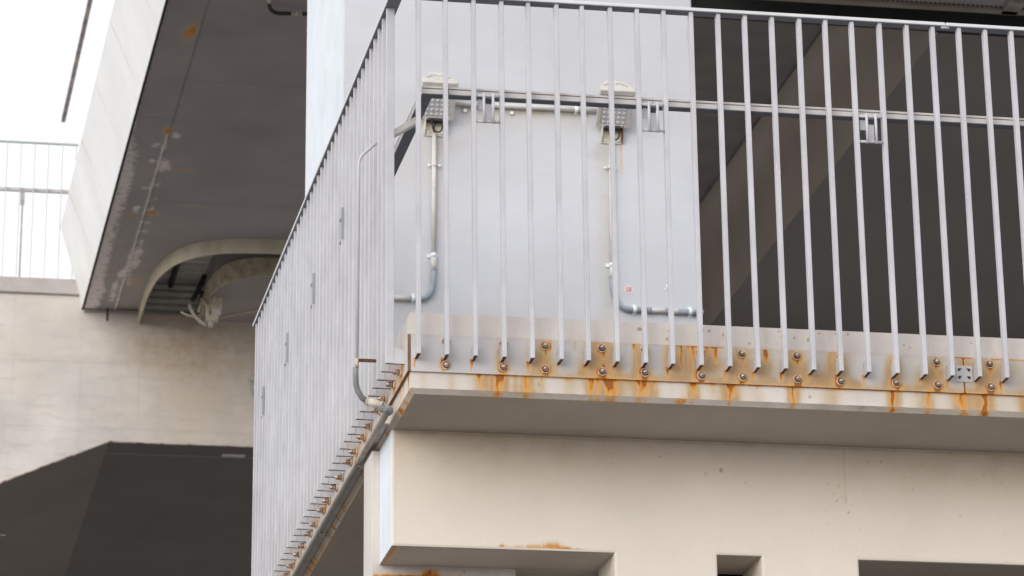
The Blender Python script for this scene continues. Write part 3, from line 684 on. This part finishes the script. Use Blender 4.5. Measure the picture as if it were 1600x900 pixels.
# ------------------------------------------------------------------ floodlights
def floodlight(base, label, rot=0.0, s=1.0):
    """local frame: wall is y=0, -y outwards; tilted slab-shaped head on a bracket"""
    root = thing('floodlight', base, label, 'lamp', 'square finned floodlights')
    def part(name, bm, m, par=root, smooth=False): return obj(name, bm, M[m] if isinstance(m, str) else m, par, local=True, smooth=smooth)
    # bracket: back plate, two cheeks, cross piece
    bm = BM(); box(bm, -.050, .050, -.006, -.0015, -.045, .040, .001); bk_ = part('bracket', bm, 'ivory')
    for sx in (-1, 1):
        bm = BM(); prism(bm, [(-.006, -.045), (-.006, .035), (-.05, .045), (-.03, -.02)], 'X', sx*.048-.002, sx*.048+.002); fixn(bm)
        part('bracket_cheek', bm, 'ivory' if sx < 0 else 'rust')
    for sx, sz in ((-.032, -.03), (.032, -.03), (-.032, .02)):
        bm = BM(); tube(bm, [(sx, -.006, sz), (sx, -.012, sz)], .006, 8); part('screw', bm, 'clamp')
    # head: u up along the slab, n out of its back
    th = math.radians(47); U_ = Vector((0, -math.cos(th), math.sin(th))); N_ = Vector((0, math.sin(th), math.cos(th)))
    o_ = Vector((0, -.035, .030))
    def hb(bm, x0, x1, u0, u1, n0, n1, bev=.0, taper=0, dx=0):
        vs = []; u0 *= .88; u1 *= .88
        for (x, u, n) in ((x0,u0,n0),(x1,u0,n0),(x1,u1,n0),(x0,u1,n0),(x0+taper,u0,n1),(x1-taper,u0,n1),(x1-taper,u1,n1),(x0+taper,u1,n1)):
            vs.append(bm.verts.new(o_+Vector((x, 0, 0))+U_*u+N_*n))
        fs = [bm.faces.new([vs[i] for i in q_]) for q_ in ((0,3,2,1),(4,5,6,7),(0,1,5,4),(1,2,6,5),(2,3,7,6),(3,0,4,7))]
        if bev:
            bmesh.ops.bevel(bm, geom=list({e for f in fs for e in f.edges}), offset=bev, segments=1, affect='EDGES', profile=.5)
    bm = BM(); hb(bm, -.078, .078, 0, .205, 0, .022, .003); hd = part('housing', bm, 'lamp')
    for (x0, x1, u0, u1) in ((-.081, .081, -.004, .012), (-.081, .081, .193, .209), (-.081, -.062, .0122, .1928), (.062, .081, .0122, .1928)):
        bm = BM(); hb(bm, x0, x1, u0, u1, -.008, -.0003, .0015); part('frame', bm, 'lamp')
    bm = BM(); hb(bm, -.0615, .0615, .0125, .118, -.0035, -.0003); part('lens', bm, 'lens')
    bm = BM(); hb(bm, -.0615, .0615, .1185, .1245, -.007, -.0003, .001); part('frame', bm, 'lamp')
    for i in range(9):
        bm = BM(); hb(bm, -.058+.0138*i, -.050+.0138*i, .128, .180, -.005, -.0003); part('front_rib', bm, 'lamp')
    bm = BM(); hb(bm, -.0605, .0605, .1255, .192, -.0012, -.0002); part('grille_back', bm, 'conduit')
    for i in range(5):
        for j in range(4):
            bm = BM(); cx, cu = -.046+.023*i, .024+.026*j
            c_ = o_+Vector((cx, 0, 0))+U_*cu*.88-N_*.0035
            tube(bm, [c_, c_-N_*.002, c_-N_*.0045], [.0085, .008, .0045], 9); part('led', bm, 'led', hd)
    bm = BM(); hb(bm, -.083, .083, .182, .211, -.018, .034, .003, .004); part('hood_rim', bm, 'lamp')
    bm = BM(); hb(bm, -.072, .072, .010, .18, .0225, .040, .002, .006); part('driver_box', bm, 'lamp')
    bm = BM(); hb(bm, -.076, .076, .150, .209, .0345, .104, .001, .038); part('fin_cap', bm, 'lamp')
    for sx, n0, w in ((-.050, .042, .007), (.050, .042, .007), (-.036, .056, .008), (.036, .056, .008), (-.014, .060, .009), (.012, .060, .009), (-.012, .072, .008), (.014, .072, .008), (0, .050, .004), (-.026, .074, .006), (.027, .074, .006)):
        bm = BM(); hb(bm, sx-w, sx+w, .2085, .2102, n0, n0+.0042); part('vent_slot', bm, 'conduit' if abs(sx) < .03 else 'lampdk')
    bm = BM(); hb(bm, -.062, .062, .03, .190, .0405, .098, .001, .030); part('fin_base', bm, 'conduit')
    for i in range(11):
        x = -.0625+.0125*i
        h = .100-.0115*max(0, abs(i-5)-1.5)*1.15
        bm = BM(); hb(bm, x-.0028, x+.0028, .022, .199, .0408, h); part('fin', bm, 'lamp')
    bm = BM(); hb(bm, -.034, .034, .186, .2015, .1002, .106, .001); part('fin_cap', bm, 'lamp')
    bm = BM(); hb(bm, -.030, .030, .1995, .2015, .060, .066); part('fin_cap', bm, 'lamp')
    bm = BM(); hb(bm, -.044, .044, .1995, .2015, .082, .087); part('fin_cap', bm, 'lamp')
    # swivel and cable
    bm = BM(); box(bm, -.038, .038, -.045, -.010, .016, .040, .003); part('swivel', bm, 'lampdk')
    bm = BM(); pts_ = [(0.012, -.03, .03), (-.018, -.045, .02), (-.012, -.04, -.025), (.018, -.03, -.032), (.032, -.028, -.005), (.018, -.032, .02), (-.004, -.02, .0), (-.004, -.016, -.05)]
    sm = []
    for i in range(len(pts_)-1):
        a_, b_ = Vector(pts_[i]), Vector(pts_[i+1])
        p_ = Vector(pts_[i-1]) if i else a_; n_ = Vector(pts_[i+2]) if i+2 < len(pts_) else b_
        for k in range(5):
            t_ = k/5; sm.append(.5*((2*a_)+(b_-p_)*t_+(2*p_-5*a_+4*b_-n_)*t_*t_+(3*a_-p_-3*b_+n_)*t_**3))
    sm.append(Vector(pts_[-1])); tube(bm, sm, .0035, 7); part('cable', bm, 'cable')
    root.rotation_euler = (0, 0, rot); root.scale = (s, s, s)
    return root
L1 = floodlight(V(679, 199, YC-.001), 'left of the two square finned floodlights on the column, above the railing corner')
L2 = floodlight(V(955, 211, YC-.001), 'right of the two square finned floodlights on the column, on a rust-stained bracket')
L3 = floodlight(at(409, 626, Y=15)+Vector((0, -.01, 0)), 'floodlight on the far wall peeking out beyond the left end of the railing', -.45, .9)

# ------------------------------------------------------------------ far crossbeam
FY = 15.0
cb = thing('far_crossbeam', (1, 17, 3.75), 'stained pale concrete crossbeam with haunched dark underside behind the railing on the left', 'beam')
zb = 3.752
bm = BM()
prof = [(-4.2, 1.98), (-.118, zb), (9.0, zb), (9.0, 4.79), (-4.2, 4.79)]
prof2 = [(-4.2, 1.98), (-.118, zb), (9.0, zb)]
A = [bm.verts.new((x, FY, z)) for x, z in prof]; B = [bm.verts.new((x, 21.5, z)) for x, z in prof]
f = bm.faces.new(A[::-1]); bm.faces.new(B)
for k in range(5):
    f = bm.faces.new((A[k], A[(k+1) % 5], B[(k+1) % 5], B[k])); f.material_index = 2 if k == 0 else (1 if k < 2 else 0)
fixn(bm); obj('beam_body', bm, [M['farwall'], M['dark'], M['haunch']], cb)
# formwork panels on its face: shallow recessed joints
joints_x = [-4.2, -2.2, -.875, -.352, .10, 1.35, 2.6, 3.9, 5.2, 6.6, 9.0]; joints_z = [1.98, 3.0, 3.86, 4.38, 4.914]
def zlow(x): return zb if x > -.118 else zb+(x+.118)*(zb-1.98)/(4.2-.118)
for i in range(len(joints_x)-1):
    for j in range(len(joints_z)-1):
        a_, b_ = joints_x[i]+.0006, joints_x[i+1]-.0006; z0, z1 = joints_z[j]+.0006, joints_z[j+1]-.0006
        if a_ > -.36: z1 = min(z1, 4.789)
        if z1 < min(zlow(a_), zlow(b_))+.02 or b_ < -2.3: continue
        if z1-z0 < .01: continue
        nu = max(4, int((b_-a_)/.05)); bm = BM()
        zmid = []
        us = sorted(set([a_+(b_-a_)*k/nu for k in range(nu+1)]+([-.118] if a_ < -.118 < b_ else [])))
        cols = []
        for u in us:
            lo = max(z0, zlow(u)+.006); lo = min(lo, z1-.002)
            cols.append([bm.verts.new((u, FY-.002, lo+(z1-lo)*k/8)) for k in range(9)]+[bm.verts.new((u, FY-.0002, z1)), bm.verts.new((u, FY-.0002, lo))])
        for c0_, c1_ in zip(cols, cols[1:]):
            for k in range(9): bm.faces.new((c0_[k], c1_[k], c1_[k+1], c0_[k+1]))
            bm.faces.new((c0_[0], c0_[10], c1_[10], c1_[0]))
        o = obj('formwork_panel', bm, M['farwall'], cb)
        paint(o, 'wash', lambda P: .34*np.exp(-((P[:, 0]-.35)/.6)**2-((P[:, 2]-4.55)/.3)**2)+.2*np.clip((P[:, 0]+.2)/.8, 0, 1)+blobs(P[:, 0], P[:, 2], [(-.44, 3.95, .012, .15, .5)]))
        paint(o, 'dirt', lambda P: .28*np.exp(-((P[:, 2]-4.40)/.04)**2)+blobs(P[:, 0], P[:, 2], [(-.44, 3.98, .010, .10, .35), (.25, 3.95, .01, .35, .3), (-.95, 3.8, .03, .2, .5)]))
# worn rusty arris along the lower edge
for (xa, za, xb, zb_) in ((-2.6, zlow(-2.6), -.118, zb), (-.118, zb, 2.6, zb)):
    nseg = 90; bm = BM(); prev = None; h = .008
    for k in range(nseg+1):
        t = k/nseg; x_, z_ = xa+(xb-xa)*t, za+(zb_-za)*t
        h = min(.009, max(.005, h+random.uniform(-.0015, .0015)))
        c_ = [bm.verts.new(p) for p in ((x_, FY-.0005, z_-.002), (x_, FY-.010, z_-.002), (x_, FY-.010, z_+h), (x_, FY-.0005, z_+h))]
        if prev:
            for q_ in range(3):
                bm.faces.new((prev[q_], prev[q_+1], c_[q_+1], c_[q_])).material_index = 0 if random.random() < .2 else 1
        prev = c_
    obj('broken_arris', bm, [M['rust'], M['strip']], cb)
bm = BM(); q = at(365, 711, Z=zb); box(bm, q.x-.09, q.x+.09, q.y-.03, q.y+.04, zb-.006, zb-.0005, .001); obj('soffit_patch', bm, M['farwall'], cb)
bm = BM(); box(bm, -.118, 3, FY+.30, FY+.315, zb-.004, zb-.0005); obj('soffit_joint', bm, M['girder'], cb)
# kerb band above, carrying the far railing
kb = thing('far_kerb', (-1.8, FY+.1, 4.915), 'grey concrete kerb band under the distant white railing at left', 'kerb')
bm = BM(); box(bm, -4.2, -.352, FY-.03, FY+.16, 4.916, 5.042, .006); box(bm, -4.2, -.36, FY+.161, 21.4, 4.80, 4.95)
o = obj('kerb_body', bm, M['kerb'], kb); paint(o, 'dirt', lambda P: P[:, 0]*0+.25)
fr = thing('far_railing', (-1.5, FY, 5.042), 'distant thin white bar railing against the bright sky at left', 'railing')
bm = BM(); box(bm, -.0045, .0045, -.012, .012, 0, 1.132, .0008); fb0 = obj('bar', bm, M['farbar'], fr, local=True)
k = 0; x = -.447
while x > -3.0:
    b = fb0 if k == 0 else inst(fb0, 'bar', fr, (0, 0, 0)); b.location = Vector((x, FY+.03, 5.042))-wloc(fr); x -= .1085; k += 1
rbox('top_rail', fr, -3.1, -.43, FY+.012, FY+.048, 6.168, 6.180, 'farbar'); rbox('mid_rail', fr, -3.1, -.49, FY+.05, FY+.085, 5.775, 5.802, 'handrail')
p = at(36, 300, Y=FY+.05)
rbox('post_sleeve', fr, p.x-.017, p.x+.017, FY+.045, FY+.065, 5.66, 5.79, 'conduit'); rbox('post', fr, p.x-.008, p.x+.008, FY+.045, FY+.065, 5.042, 5.66, 'conduit')

# ------------------------------------------------------------------ left girder with its arched opening
GX0, GX1, GZ0 = -.350, 2.7, 4.815
GY0, GY1 = 8.0, 15.0
gd = thing('walkway_girder', (1.1, 11.5, GZ0), 'dark-bellied girder with white outer side at upper left, arched opening at its end', 'girder')
# opening outline: half super-ellipse touching the crossbeam
OCX, OA, OB = 1.16, 1.085, 1.905
def sup(cx, a, b, n=4.0, N_=40, y0=GY1):
    pts = []
    for k in range(N_+1):
        t_ = math.pi*k/N_; c_, s_ = math.cos(t_), math.sin(t_)
        pts.append((cx-a*math.copysign(abs(c_)**(2/n), c_), y0-b*abs(s_)**(2/n)))
    return pts
outer = sup(OCX, OA, OB)
# soffit sheet as columns: in each x strip, from GY0 to the opening edge
def open_y(x):
    u = abs(x-OCX)/OA
    return GY1 if u >= 1 else GY1-OB*(1-u**4.0)**(1/4.0)
bm = BM(); xs_ = list(np.linspace(-.1, OCX-OA, 24))+[p_[0] for p_ in outer[1:-1]]+list(np.linspace(OCX+OA, GX1, 10))
prev = None; NR = 150
for x in xs_:
    ye = open_y(x) if x > .075 and x < OCX+OA else GY1
    c_ = [bm.verts.new((x, GY0+(ye-GY0)*j/NR, GZ0)) for j in range(NR+1)]
    if prev:
        for j in range(NR): bm.faces.new((prev[j], prev[j+1], c_[j+1], c_[j]))
    prev = c_
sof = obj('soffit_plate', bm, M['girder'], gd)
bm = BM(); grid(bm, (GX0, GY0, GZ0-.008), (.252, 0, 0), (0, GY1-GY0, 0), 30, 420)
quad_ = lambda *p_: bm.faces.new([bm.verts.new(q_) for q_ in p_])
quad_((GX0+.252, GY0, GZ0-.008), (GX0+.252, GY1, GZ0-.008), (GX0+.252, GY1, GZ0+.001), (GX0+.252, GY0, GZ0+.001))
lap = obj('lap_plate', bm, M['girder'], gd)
seam = [(at(px_, py_, Z=GZ0), rx, ry, a_) for (px_, py_, rx, ry, a_) in ((275,212,.035,.06,.8),(243,225,.04,.05,.65),(258,228,.02,.08,.6),(255,258,.035,.15,.8),(264,262,.02,.08,.5),(237,250,.03,.05,.6),
        (228,291,.04,.06,.55),(246,288,.04,.05,.6),(240,312,.04,.08,.35),(213,325,.03,.10,.7),(236,327,.03,.08,.45),(230,348,.04,.05,.4),(226,362,.05,.06,.4),(222,378,.03,.08,.5),(216,392,.04,.1,.6),(205,400,.05,.1,.5),(212,410,.04,.12,.6),(200,420,.04,.15,.65),(190,428,.04,.1,.5),(202,440,.03,.15,.4),(180,445,.03,.15,.5),(176,462,.03,.2,.5),(150,470,.04,.15,.5),(160,452,.03,.15,.4))]
def peel(P):
    t = np.zeros(len(P))
    for (c_, rx, ry, a_) in seam: t += a_*np.exp(-((P[:, 0]-c_.x)/rx)**2-((P[:, 1]-c_.y)/ry)**2)
    t += .75*np.exp(-((P[:, 0]+.105)/.010)**2)*(P[:, 1] > 10.9)
    t += (.55*np.exp(-((P[:, 0]+.335+.02*np.sin(P[:, 1]*3))/.045)**2)+.45*np.exp(-((P[:, 0]+.30)/.06)**2))*np.clip((P[:, 1]-10.6)/1.2, 0, 1)
    t += .35*np.exp(-((P[:, 0]+.345)/.010)**2)
    return t*1.6
def grust(P):
    L_ = [(at(px_, py_, Z=GZ0), rx, ry, a_) for (px_, py_, rx, ry, a_) in ((294,50,.045,.16,.55),(304,44,.022,.10,.55),(262,203,.03,.1,.7),(285,267,.10,.04,.5),(238,333,.05,.04,.9),(205,332,.05,.03,.6),(300,322,.12,.05,.3),(205,440,.04,.12,.4),(188,375,.05,.03,.3),(285,92,.008,.05,.6),(218,442,.03,.08,.35))]
    t = np.zeros(len(P))
    for (c_, rx, ry, a_) in L_: t += a_*np.exp(-((P[:, 0]-c_.x)/rx)**2-((P[:, 1]-c_.y)/ry)**2)
    return t
for o in (sof, lap):
    paint(o, 'peel', peel); paint(o, 'rust', grust)
    paint(o, 'dirt', lambda P: .6*np.exp(-((P[:, 0]+.093)/.006)**2)+.5*np.exp(-((P[:, 1]-GY1)/.12)**2))
for yw in (9.9, 12.35):
    bm = BM(); box(bm, -.098, GX1, yw, yw+.004, GZ0-.0012, GZ0-.0003); o = obj('weld_bead', bm, M['girder'], gd)
bm = BM(); box(bm, GX0+.01, -.10, 10.6, 10.604, GZ0-.0095, GZ0-.0084); obj('weld_bead', bm, M['girder'], gd)
# outer side web, top, inner web
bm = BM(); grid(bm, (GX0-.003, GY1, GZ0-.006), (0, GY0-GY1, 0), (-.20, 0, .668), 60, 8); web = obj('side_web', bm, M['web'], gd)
for yy in (9.0, 10.2, 11.4, 12.6, 13.8):
    bm = BM(); tube(bm, [(-.354, yy, 4.82), (-.554, yy+.35, 5.47)], .0016, 5); obj('web_joint', bm, M['kerb'], gd)
paint(web, 'dirt', lambda P: .25*np.exp(-((P[:, 1]-14.0)/.25)**2)+.22*np.exp(-((P[:, 1]-13.0)/.2)**2))
bm = BM()
for pnt in (((-.553, GY0, 5.477), (-.553, GY1, 5.477), (GX1, GY1, 5.477), (GX1, GY0, 5.477)), ((GX1, GY0, GZ0), (GX1+.2, GY0, 5.477), (GX1+.2, GY1, 5.477), (GX1, GY1, GZ0)),
            ((GX0-.003, GY0, GZ0-.006), (GX1, GY0, GZ0), (GX1+.2, GY0, 5.477), (-.553, GY0, 5.477)), ((GX0-.003, GY1, GZ0-.006), (-.553, GY1, 5.477), (OCX-OA, GY1, 5.477), (OCX-OA, GY1, GZ0)), ((OCX+OA, GY1, GZ0), (OCX+OA, GY1, 5.477), (GX1+.2, GY1, 5.477), (GX1, GY1, GZ0))):
    bm.faces.new([bm.verts.new(q_) for q_ in pnt])
obj('girder_body', bm, M['girder'], gd)
bm = BM(); box(bm, GX0-.014, GX0+.004, GY0, GY1, GZ0-.014, GZ0-.0085, .001); obj('drip_angle', bm, M['shade'], gd)
# end lip, drain stub
bm = BM(); box(bm, GX0, .07, GY1-.03, GY1-.007, GZ0-.03, GZ0-.0085, .002); obj('end_lip', bm, M['girder'], gd)
p = at(168, 488, Y=14.93); bm = BM(); tube(bm, [(p.x, 14.93, 4.80), (p.x, 14.93, 4.70)], .009, 8); obj('drain_stub', bm, M['shade'], gd)
def ring(pts, z0, z1, th, cx):
    """upright lip following the outline, th thick towards the centre"""
    bm = BM(); V_ = []
    for (x, y) in pts:
        d_ = Vector((cx-x, GY1-y)); d_ = d_.normalized() if d_.length > 1e-6 else Vector((1, 0)); xi, yi = x+d_.x*th, y+d_.y*th
        V_.append([bm.verts.new(q_) for q_ in ((x, y, z0), (x, y, z1), (xi, yi, z1), (xi, yi, z0))])
    for a_, b_ in zip(V_, V_[1:]):
        for k in range(4): bm.faces.new((a_[k], a_[(k+1) % 4], b_[(k+1) % 4], b_[k]))
    fixn(bm); return bm
o = obj('opening_lip', ring(outer, GZ0-.110, GZ0+.03, .012, OCX), M['lip'], gd); paint(o, 'dirt', lambda P: .25+.2*np.sin(P[:, 0]*17))
# inner head plate in the opening, with its own lip
inner = sup(OCX+.02, .64, 1.33, 4.0)
inn = thing('bearing_head', (OCX, 14.6, GZ0), 'grey rounded plate with a beige rim set inside the arched opening', 'bearing')
bm = BM(); f = bm.faces.new([bm.verts.new((x, y, GZ0-.06)) for x, y in inner]); obj('head_plate', bm, M['girder'], inn)
o = obj('head_rim', ring(inner, GZ0-.10, GZ0+.05, .010, OCX), M['lip'], inn); paint(o, 'dirt', lambda P: P[:, 0]*0+.7)
bm = BM(); rr_ = ring(sup(OCX+.02, .60, 1.29, 4.0), GZ0+.02, 5.09, .02, OCX); obj('head_shaft', rr_, M['recess'], inn); bm.free()
bm = BM(); tube(bm, bend((OCX-.50, 14.9, GZ0-.075), (OCX-.2, 14.6, GZ0-.07), (OCX+.3, 14.3, GZ0-.07), 6), .006, 6); obj('wire', bm, M['lip'], inn)
# corrugated deck seen through the gap
bm = BM(); pts_ = []
y = 12.6; k = 0
while y < 15.4:
    pts_ += [(y, 5.10), (y+.05, 5.10), (y+.07, 5.14), (y+.12, 5.14)]; y += .14
V0 = [bm.verts.new((-.05, y_, z_)) for y_, z_ in pts_]; V1 = [bm.verts.new((2.4, y_, z_)) for y_, z_ in pts_]
for k in range(len(pts_)-1): bm.faces.new((V0[k], V1[k], V1[k+1], V0[k+1]))
obj('corrugated_deck', bm, M['corr'], gd)
bm = BM(); z = 4.795; pts_ = []
while z < 5.12: pts_ += [(15.06, z), (15.06, z+.028), (15.10, z+.034), (15.10, z+.052)]; z += .058
V0 = [bm.verts.new((-.05, y_, z_)) for y_, z_ in pts_]; V1 = [bm.verts.new((2.4, y_, z_)) for y_, z_ in pts_]
for k in range(len(pts_)-1): bm.faces.new((V0[k], V0[k+1], V1[k+1], V1[k]))
obj('corrugated_wall', bm, M['corr'], gd)
bm = BM(); box(bm, -.1, 2.6, 15.2, 15.3, 4.791, 5.47); obj('end_plate', bm, M['recess'], gd)
for xx in (.33, .62, .95):
    bm = BM(); box(bm, xx-.015, xx+.015, 12.9, 15.2, 5.03, 5.098, .002); obj('deck_joist', bm, M['shade'], gd)
# pipe on the soffit near the top edge of the picture
sp_ = thing('soffit_pipe', at(440, 15, Z=4.77), 'bent dark pipe with a rusty joint under the girder at the top of the photo', 'pipe')
a_, b_, c_, d_ = at(422, -60, Z=4.77), at(421, 4, Z=4.77), at(419, 22, Z=4.77), at(444, 21, Z=4.77)
bm = BM(); tube(bm, [a_]+bend(b_, c_, d_, 8)+[at(540, 23.5, Z=4.77)], .013, 10); obj('pipe', bm, M['shade'], sp_)
bm = BM(); tube(bm, [at(455, 21.5, Z=4.77), at(472, 21.7, Z=4.77)], .0155, 10); obj('joint_sleeve', bm, M['washer'], sp_)
bm = BM(); tube(bm, [at(421, -4, Z=4.77), at(421, 3, Z=4.77)], .0155, 10); obj('joint_sleeve', bm, M['washer'], sp_)
# noise screen and its brown top strip
ns = thing('noise_screen', (-.56, 11, 5.48), 'clear screen with a brown top strip on the girder edge against the sky', 'screen')
SY0 = 8.2
yy = 15.0
while yy > SY0:
    y1 = max(SY0, yy-1.5); bm = BM(); box(bm, -.560, -.554, y1+.006, yy, 5.484, 6.345); obj('pane', bm, M['screen'], ns); yy = y1
bm = BM(); box(bm, -.578, -.545, SY0, 15.0, 6.346, 6.385, .002); obj('top_strip', bm, M['strip'], ns)

# ------------------------------------------------------------------ junction box with cables at the arch
jb = thing('loudspeaker_box', at(337, 480, Y=14.4), 'small ivory box with a stub aerial and looping cables hanging below the arch', 'box')
def J(px_, py_, y=14.4): return at(px_, py_, Y=y)
def jbox(name, x0, x1, y0, y1, m, d=.07, yc=14.4):
    a_, b_ = J(x0, y1, yc), J(x1, y0, yc); bm = BM(); box(bm, a_.x, b_.x, yc-d/2, yc+d/2, min(a_.z, b_.z), max(a_.z, b_.z), .004); return obj(name, bm, M[m], jb)
jbox('case', 327, 347, 462, 483, 'ivory'); jbox('grille', 331, 345, 483.5, 493, 'corr', .06); jbox('base', 322, 341, 493.5, 502, 'ivory', .06); jbox('clip', 325, 333, 502.5, 511, 'lamp', .04)
jbox('bracket_post', 321.5, 326.5, 477, 498, 'ivory', .04)
bm = BM(); tube(bm, [J(335, 473, 14.35), J(335, 458, 14.35), J(334, 449, 14.35)], [.012, .012, .006], 8); obj('aerial', bm, M['ivory'], jb)
bm = BM(); tube(bm, [J(314, 466), J(324, 479)], .011, 8); tube(bm, [J(315, 467), J(310, 488)], .009, 8); obj('arm', bm, M['ivory'], jb)
bm = BM(); tube(bm, bend(J(296, 474), J(300, 496), J(324, 509), 10), .013, 8); obj('cable', bm, M['lamp'], jb)
bm = BM(); tube(bm, bend(J(283, 487), J(292, 494), J(304, 494), 6), .008, 8); obj('cable', bm, M['lip'], jb)
bm = BM(); tube(bm, [J(300, 470, 14.5), J(309, 455, 14.5), J(320, 430, 14.5)], .02, 8); tube(bm, [J(310, 490, 14.5), J(316, 455, 14.5)], .012, 8); obj('hanger', bm, M['shade'], jb)

# ------------------------------------------------------------------ right girder and deck over everything
rg = thing('viaduct_girder', (6.6, 11.6, GZ0), 'smooth dark box girder with a sloping lighter flank seen through the bars at right', 'girder')
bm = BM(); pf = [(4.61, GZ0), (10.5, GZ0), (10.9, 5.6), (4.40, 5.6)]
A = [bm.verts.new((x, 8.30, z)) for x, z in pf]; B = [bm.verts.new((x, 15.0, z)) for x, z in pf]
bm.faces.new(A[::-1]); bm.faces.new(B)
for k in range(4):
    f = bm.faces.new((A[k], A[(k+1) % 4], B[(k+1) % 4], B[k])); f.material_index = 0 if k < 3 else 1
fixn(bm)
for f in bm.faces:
    if abs(f.calc_center_median().y-8.30) < .01: f.material_index = 2  # near end coloured black for the shade in the gap
M['flank'] = mat('flank_lit_tint', (.53, .47, .42), .8, .06, 1.2)  # lighter than the girder: light on the sloping side put into the colour
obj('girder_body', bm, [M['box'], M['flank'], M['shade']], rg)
bm = BM(); box(bm, 2.95, 10.4, 8.262, 8.276, 4.812, 5.612); obj('gap_shade_sheet', bm, M['shade'], rg)  # added black sheet standing in for the shade of the gap
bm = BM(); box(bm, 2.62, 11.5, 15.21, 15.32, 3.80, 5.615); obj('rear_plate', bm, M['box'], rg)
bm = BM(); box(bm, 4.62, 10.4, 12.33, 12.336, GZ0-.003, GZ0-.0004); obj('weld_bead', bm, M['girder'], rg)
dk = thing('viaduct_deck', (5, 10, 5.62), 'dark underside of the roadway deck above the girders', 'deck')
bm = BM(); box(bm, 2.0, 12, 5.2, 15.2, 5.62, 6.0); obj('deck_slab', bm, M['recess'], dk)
nb = thing('near_beam', (4.5, 7.4, GZ0), 'beige riveted bottom flange of a steel beam at the top right corner', 'beam')
bm = BM(); box(bm, 2.95, 10.9, 7.40, 7.92, 4.95, 5.615); obj('beam_web', bm, M['shade'], nb)
bm = BM(); box(bm, 2.95, 10.9, 7.865, 7.925, 4.815, 4.93, .003); obj('flange', bm, M['flange'], nb)
bm = BM(); box(bm, 2.95, 10.9, 6.4, 7.86, 4.835, 4.945, .003); obj('louvre_tray', bm, M['girder'], nb)
bm = BM(); x = 3.0
while x < 10.8:
    tube(bm, [(x, 7.842, 4.8345), (x, 7.842, 4.829)], .0085, 6); x += .031
o = obj('perforations', bm, M['shade'], nb); o['kind'] = 'stuff'
q = at(1575, 5, Z=4.89); bm = BM(); box(bm, q.x-.055, q.x+.055, q.y-.2, q.y+.02, 4.815, 4.8345, .002); obj('cover_plate', bm, M['strip'], nb)
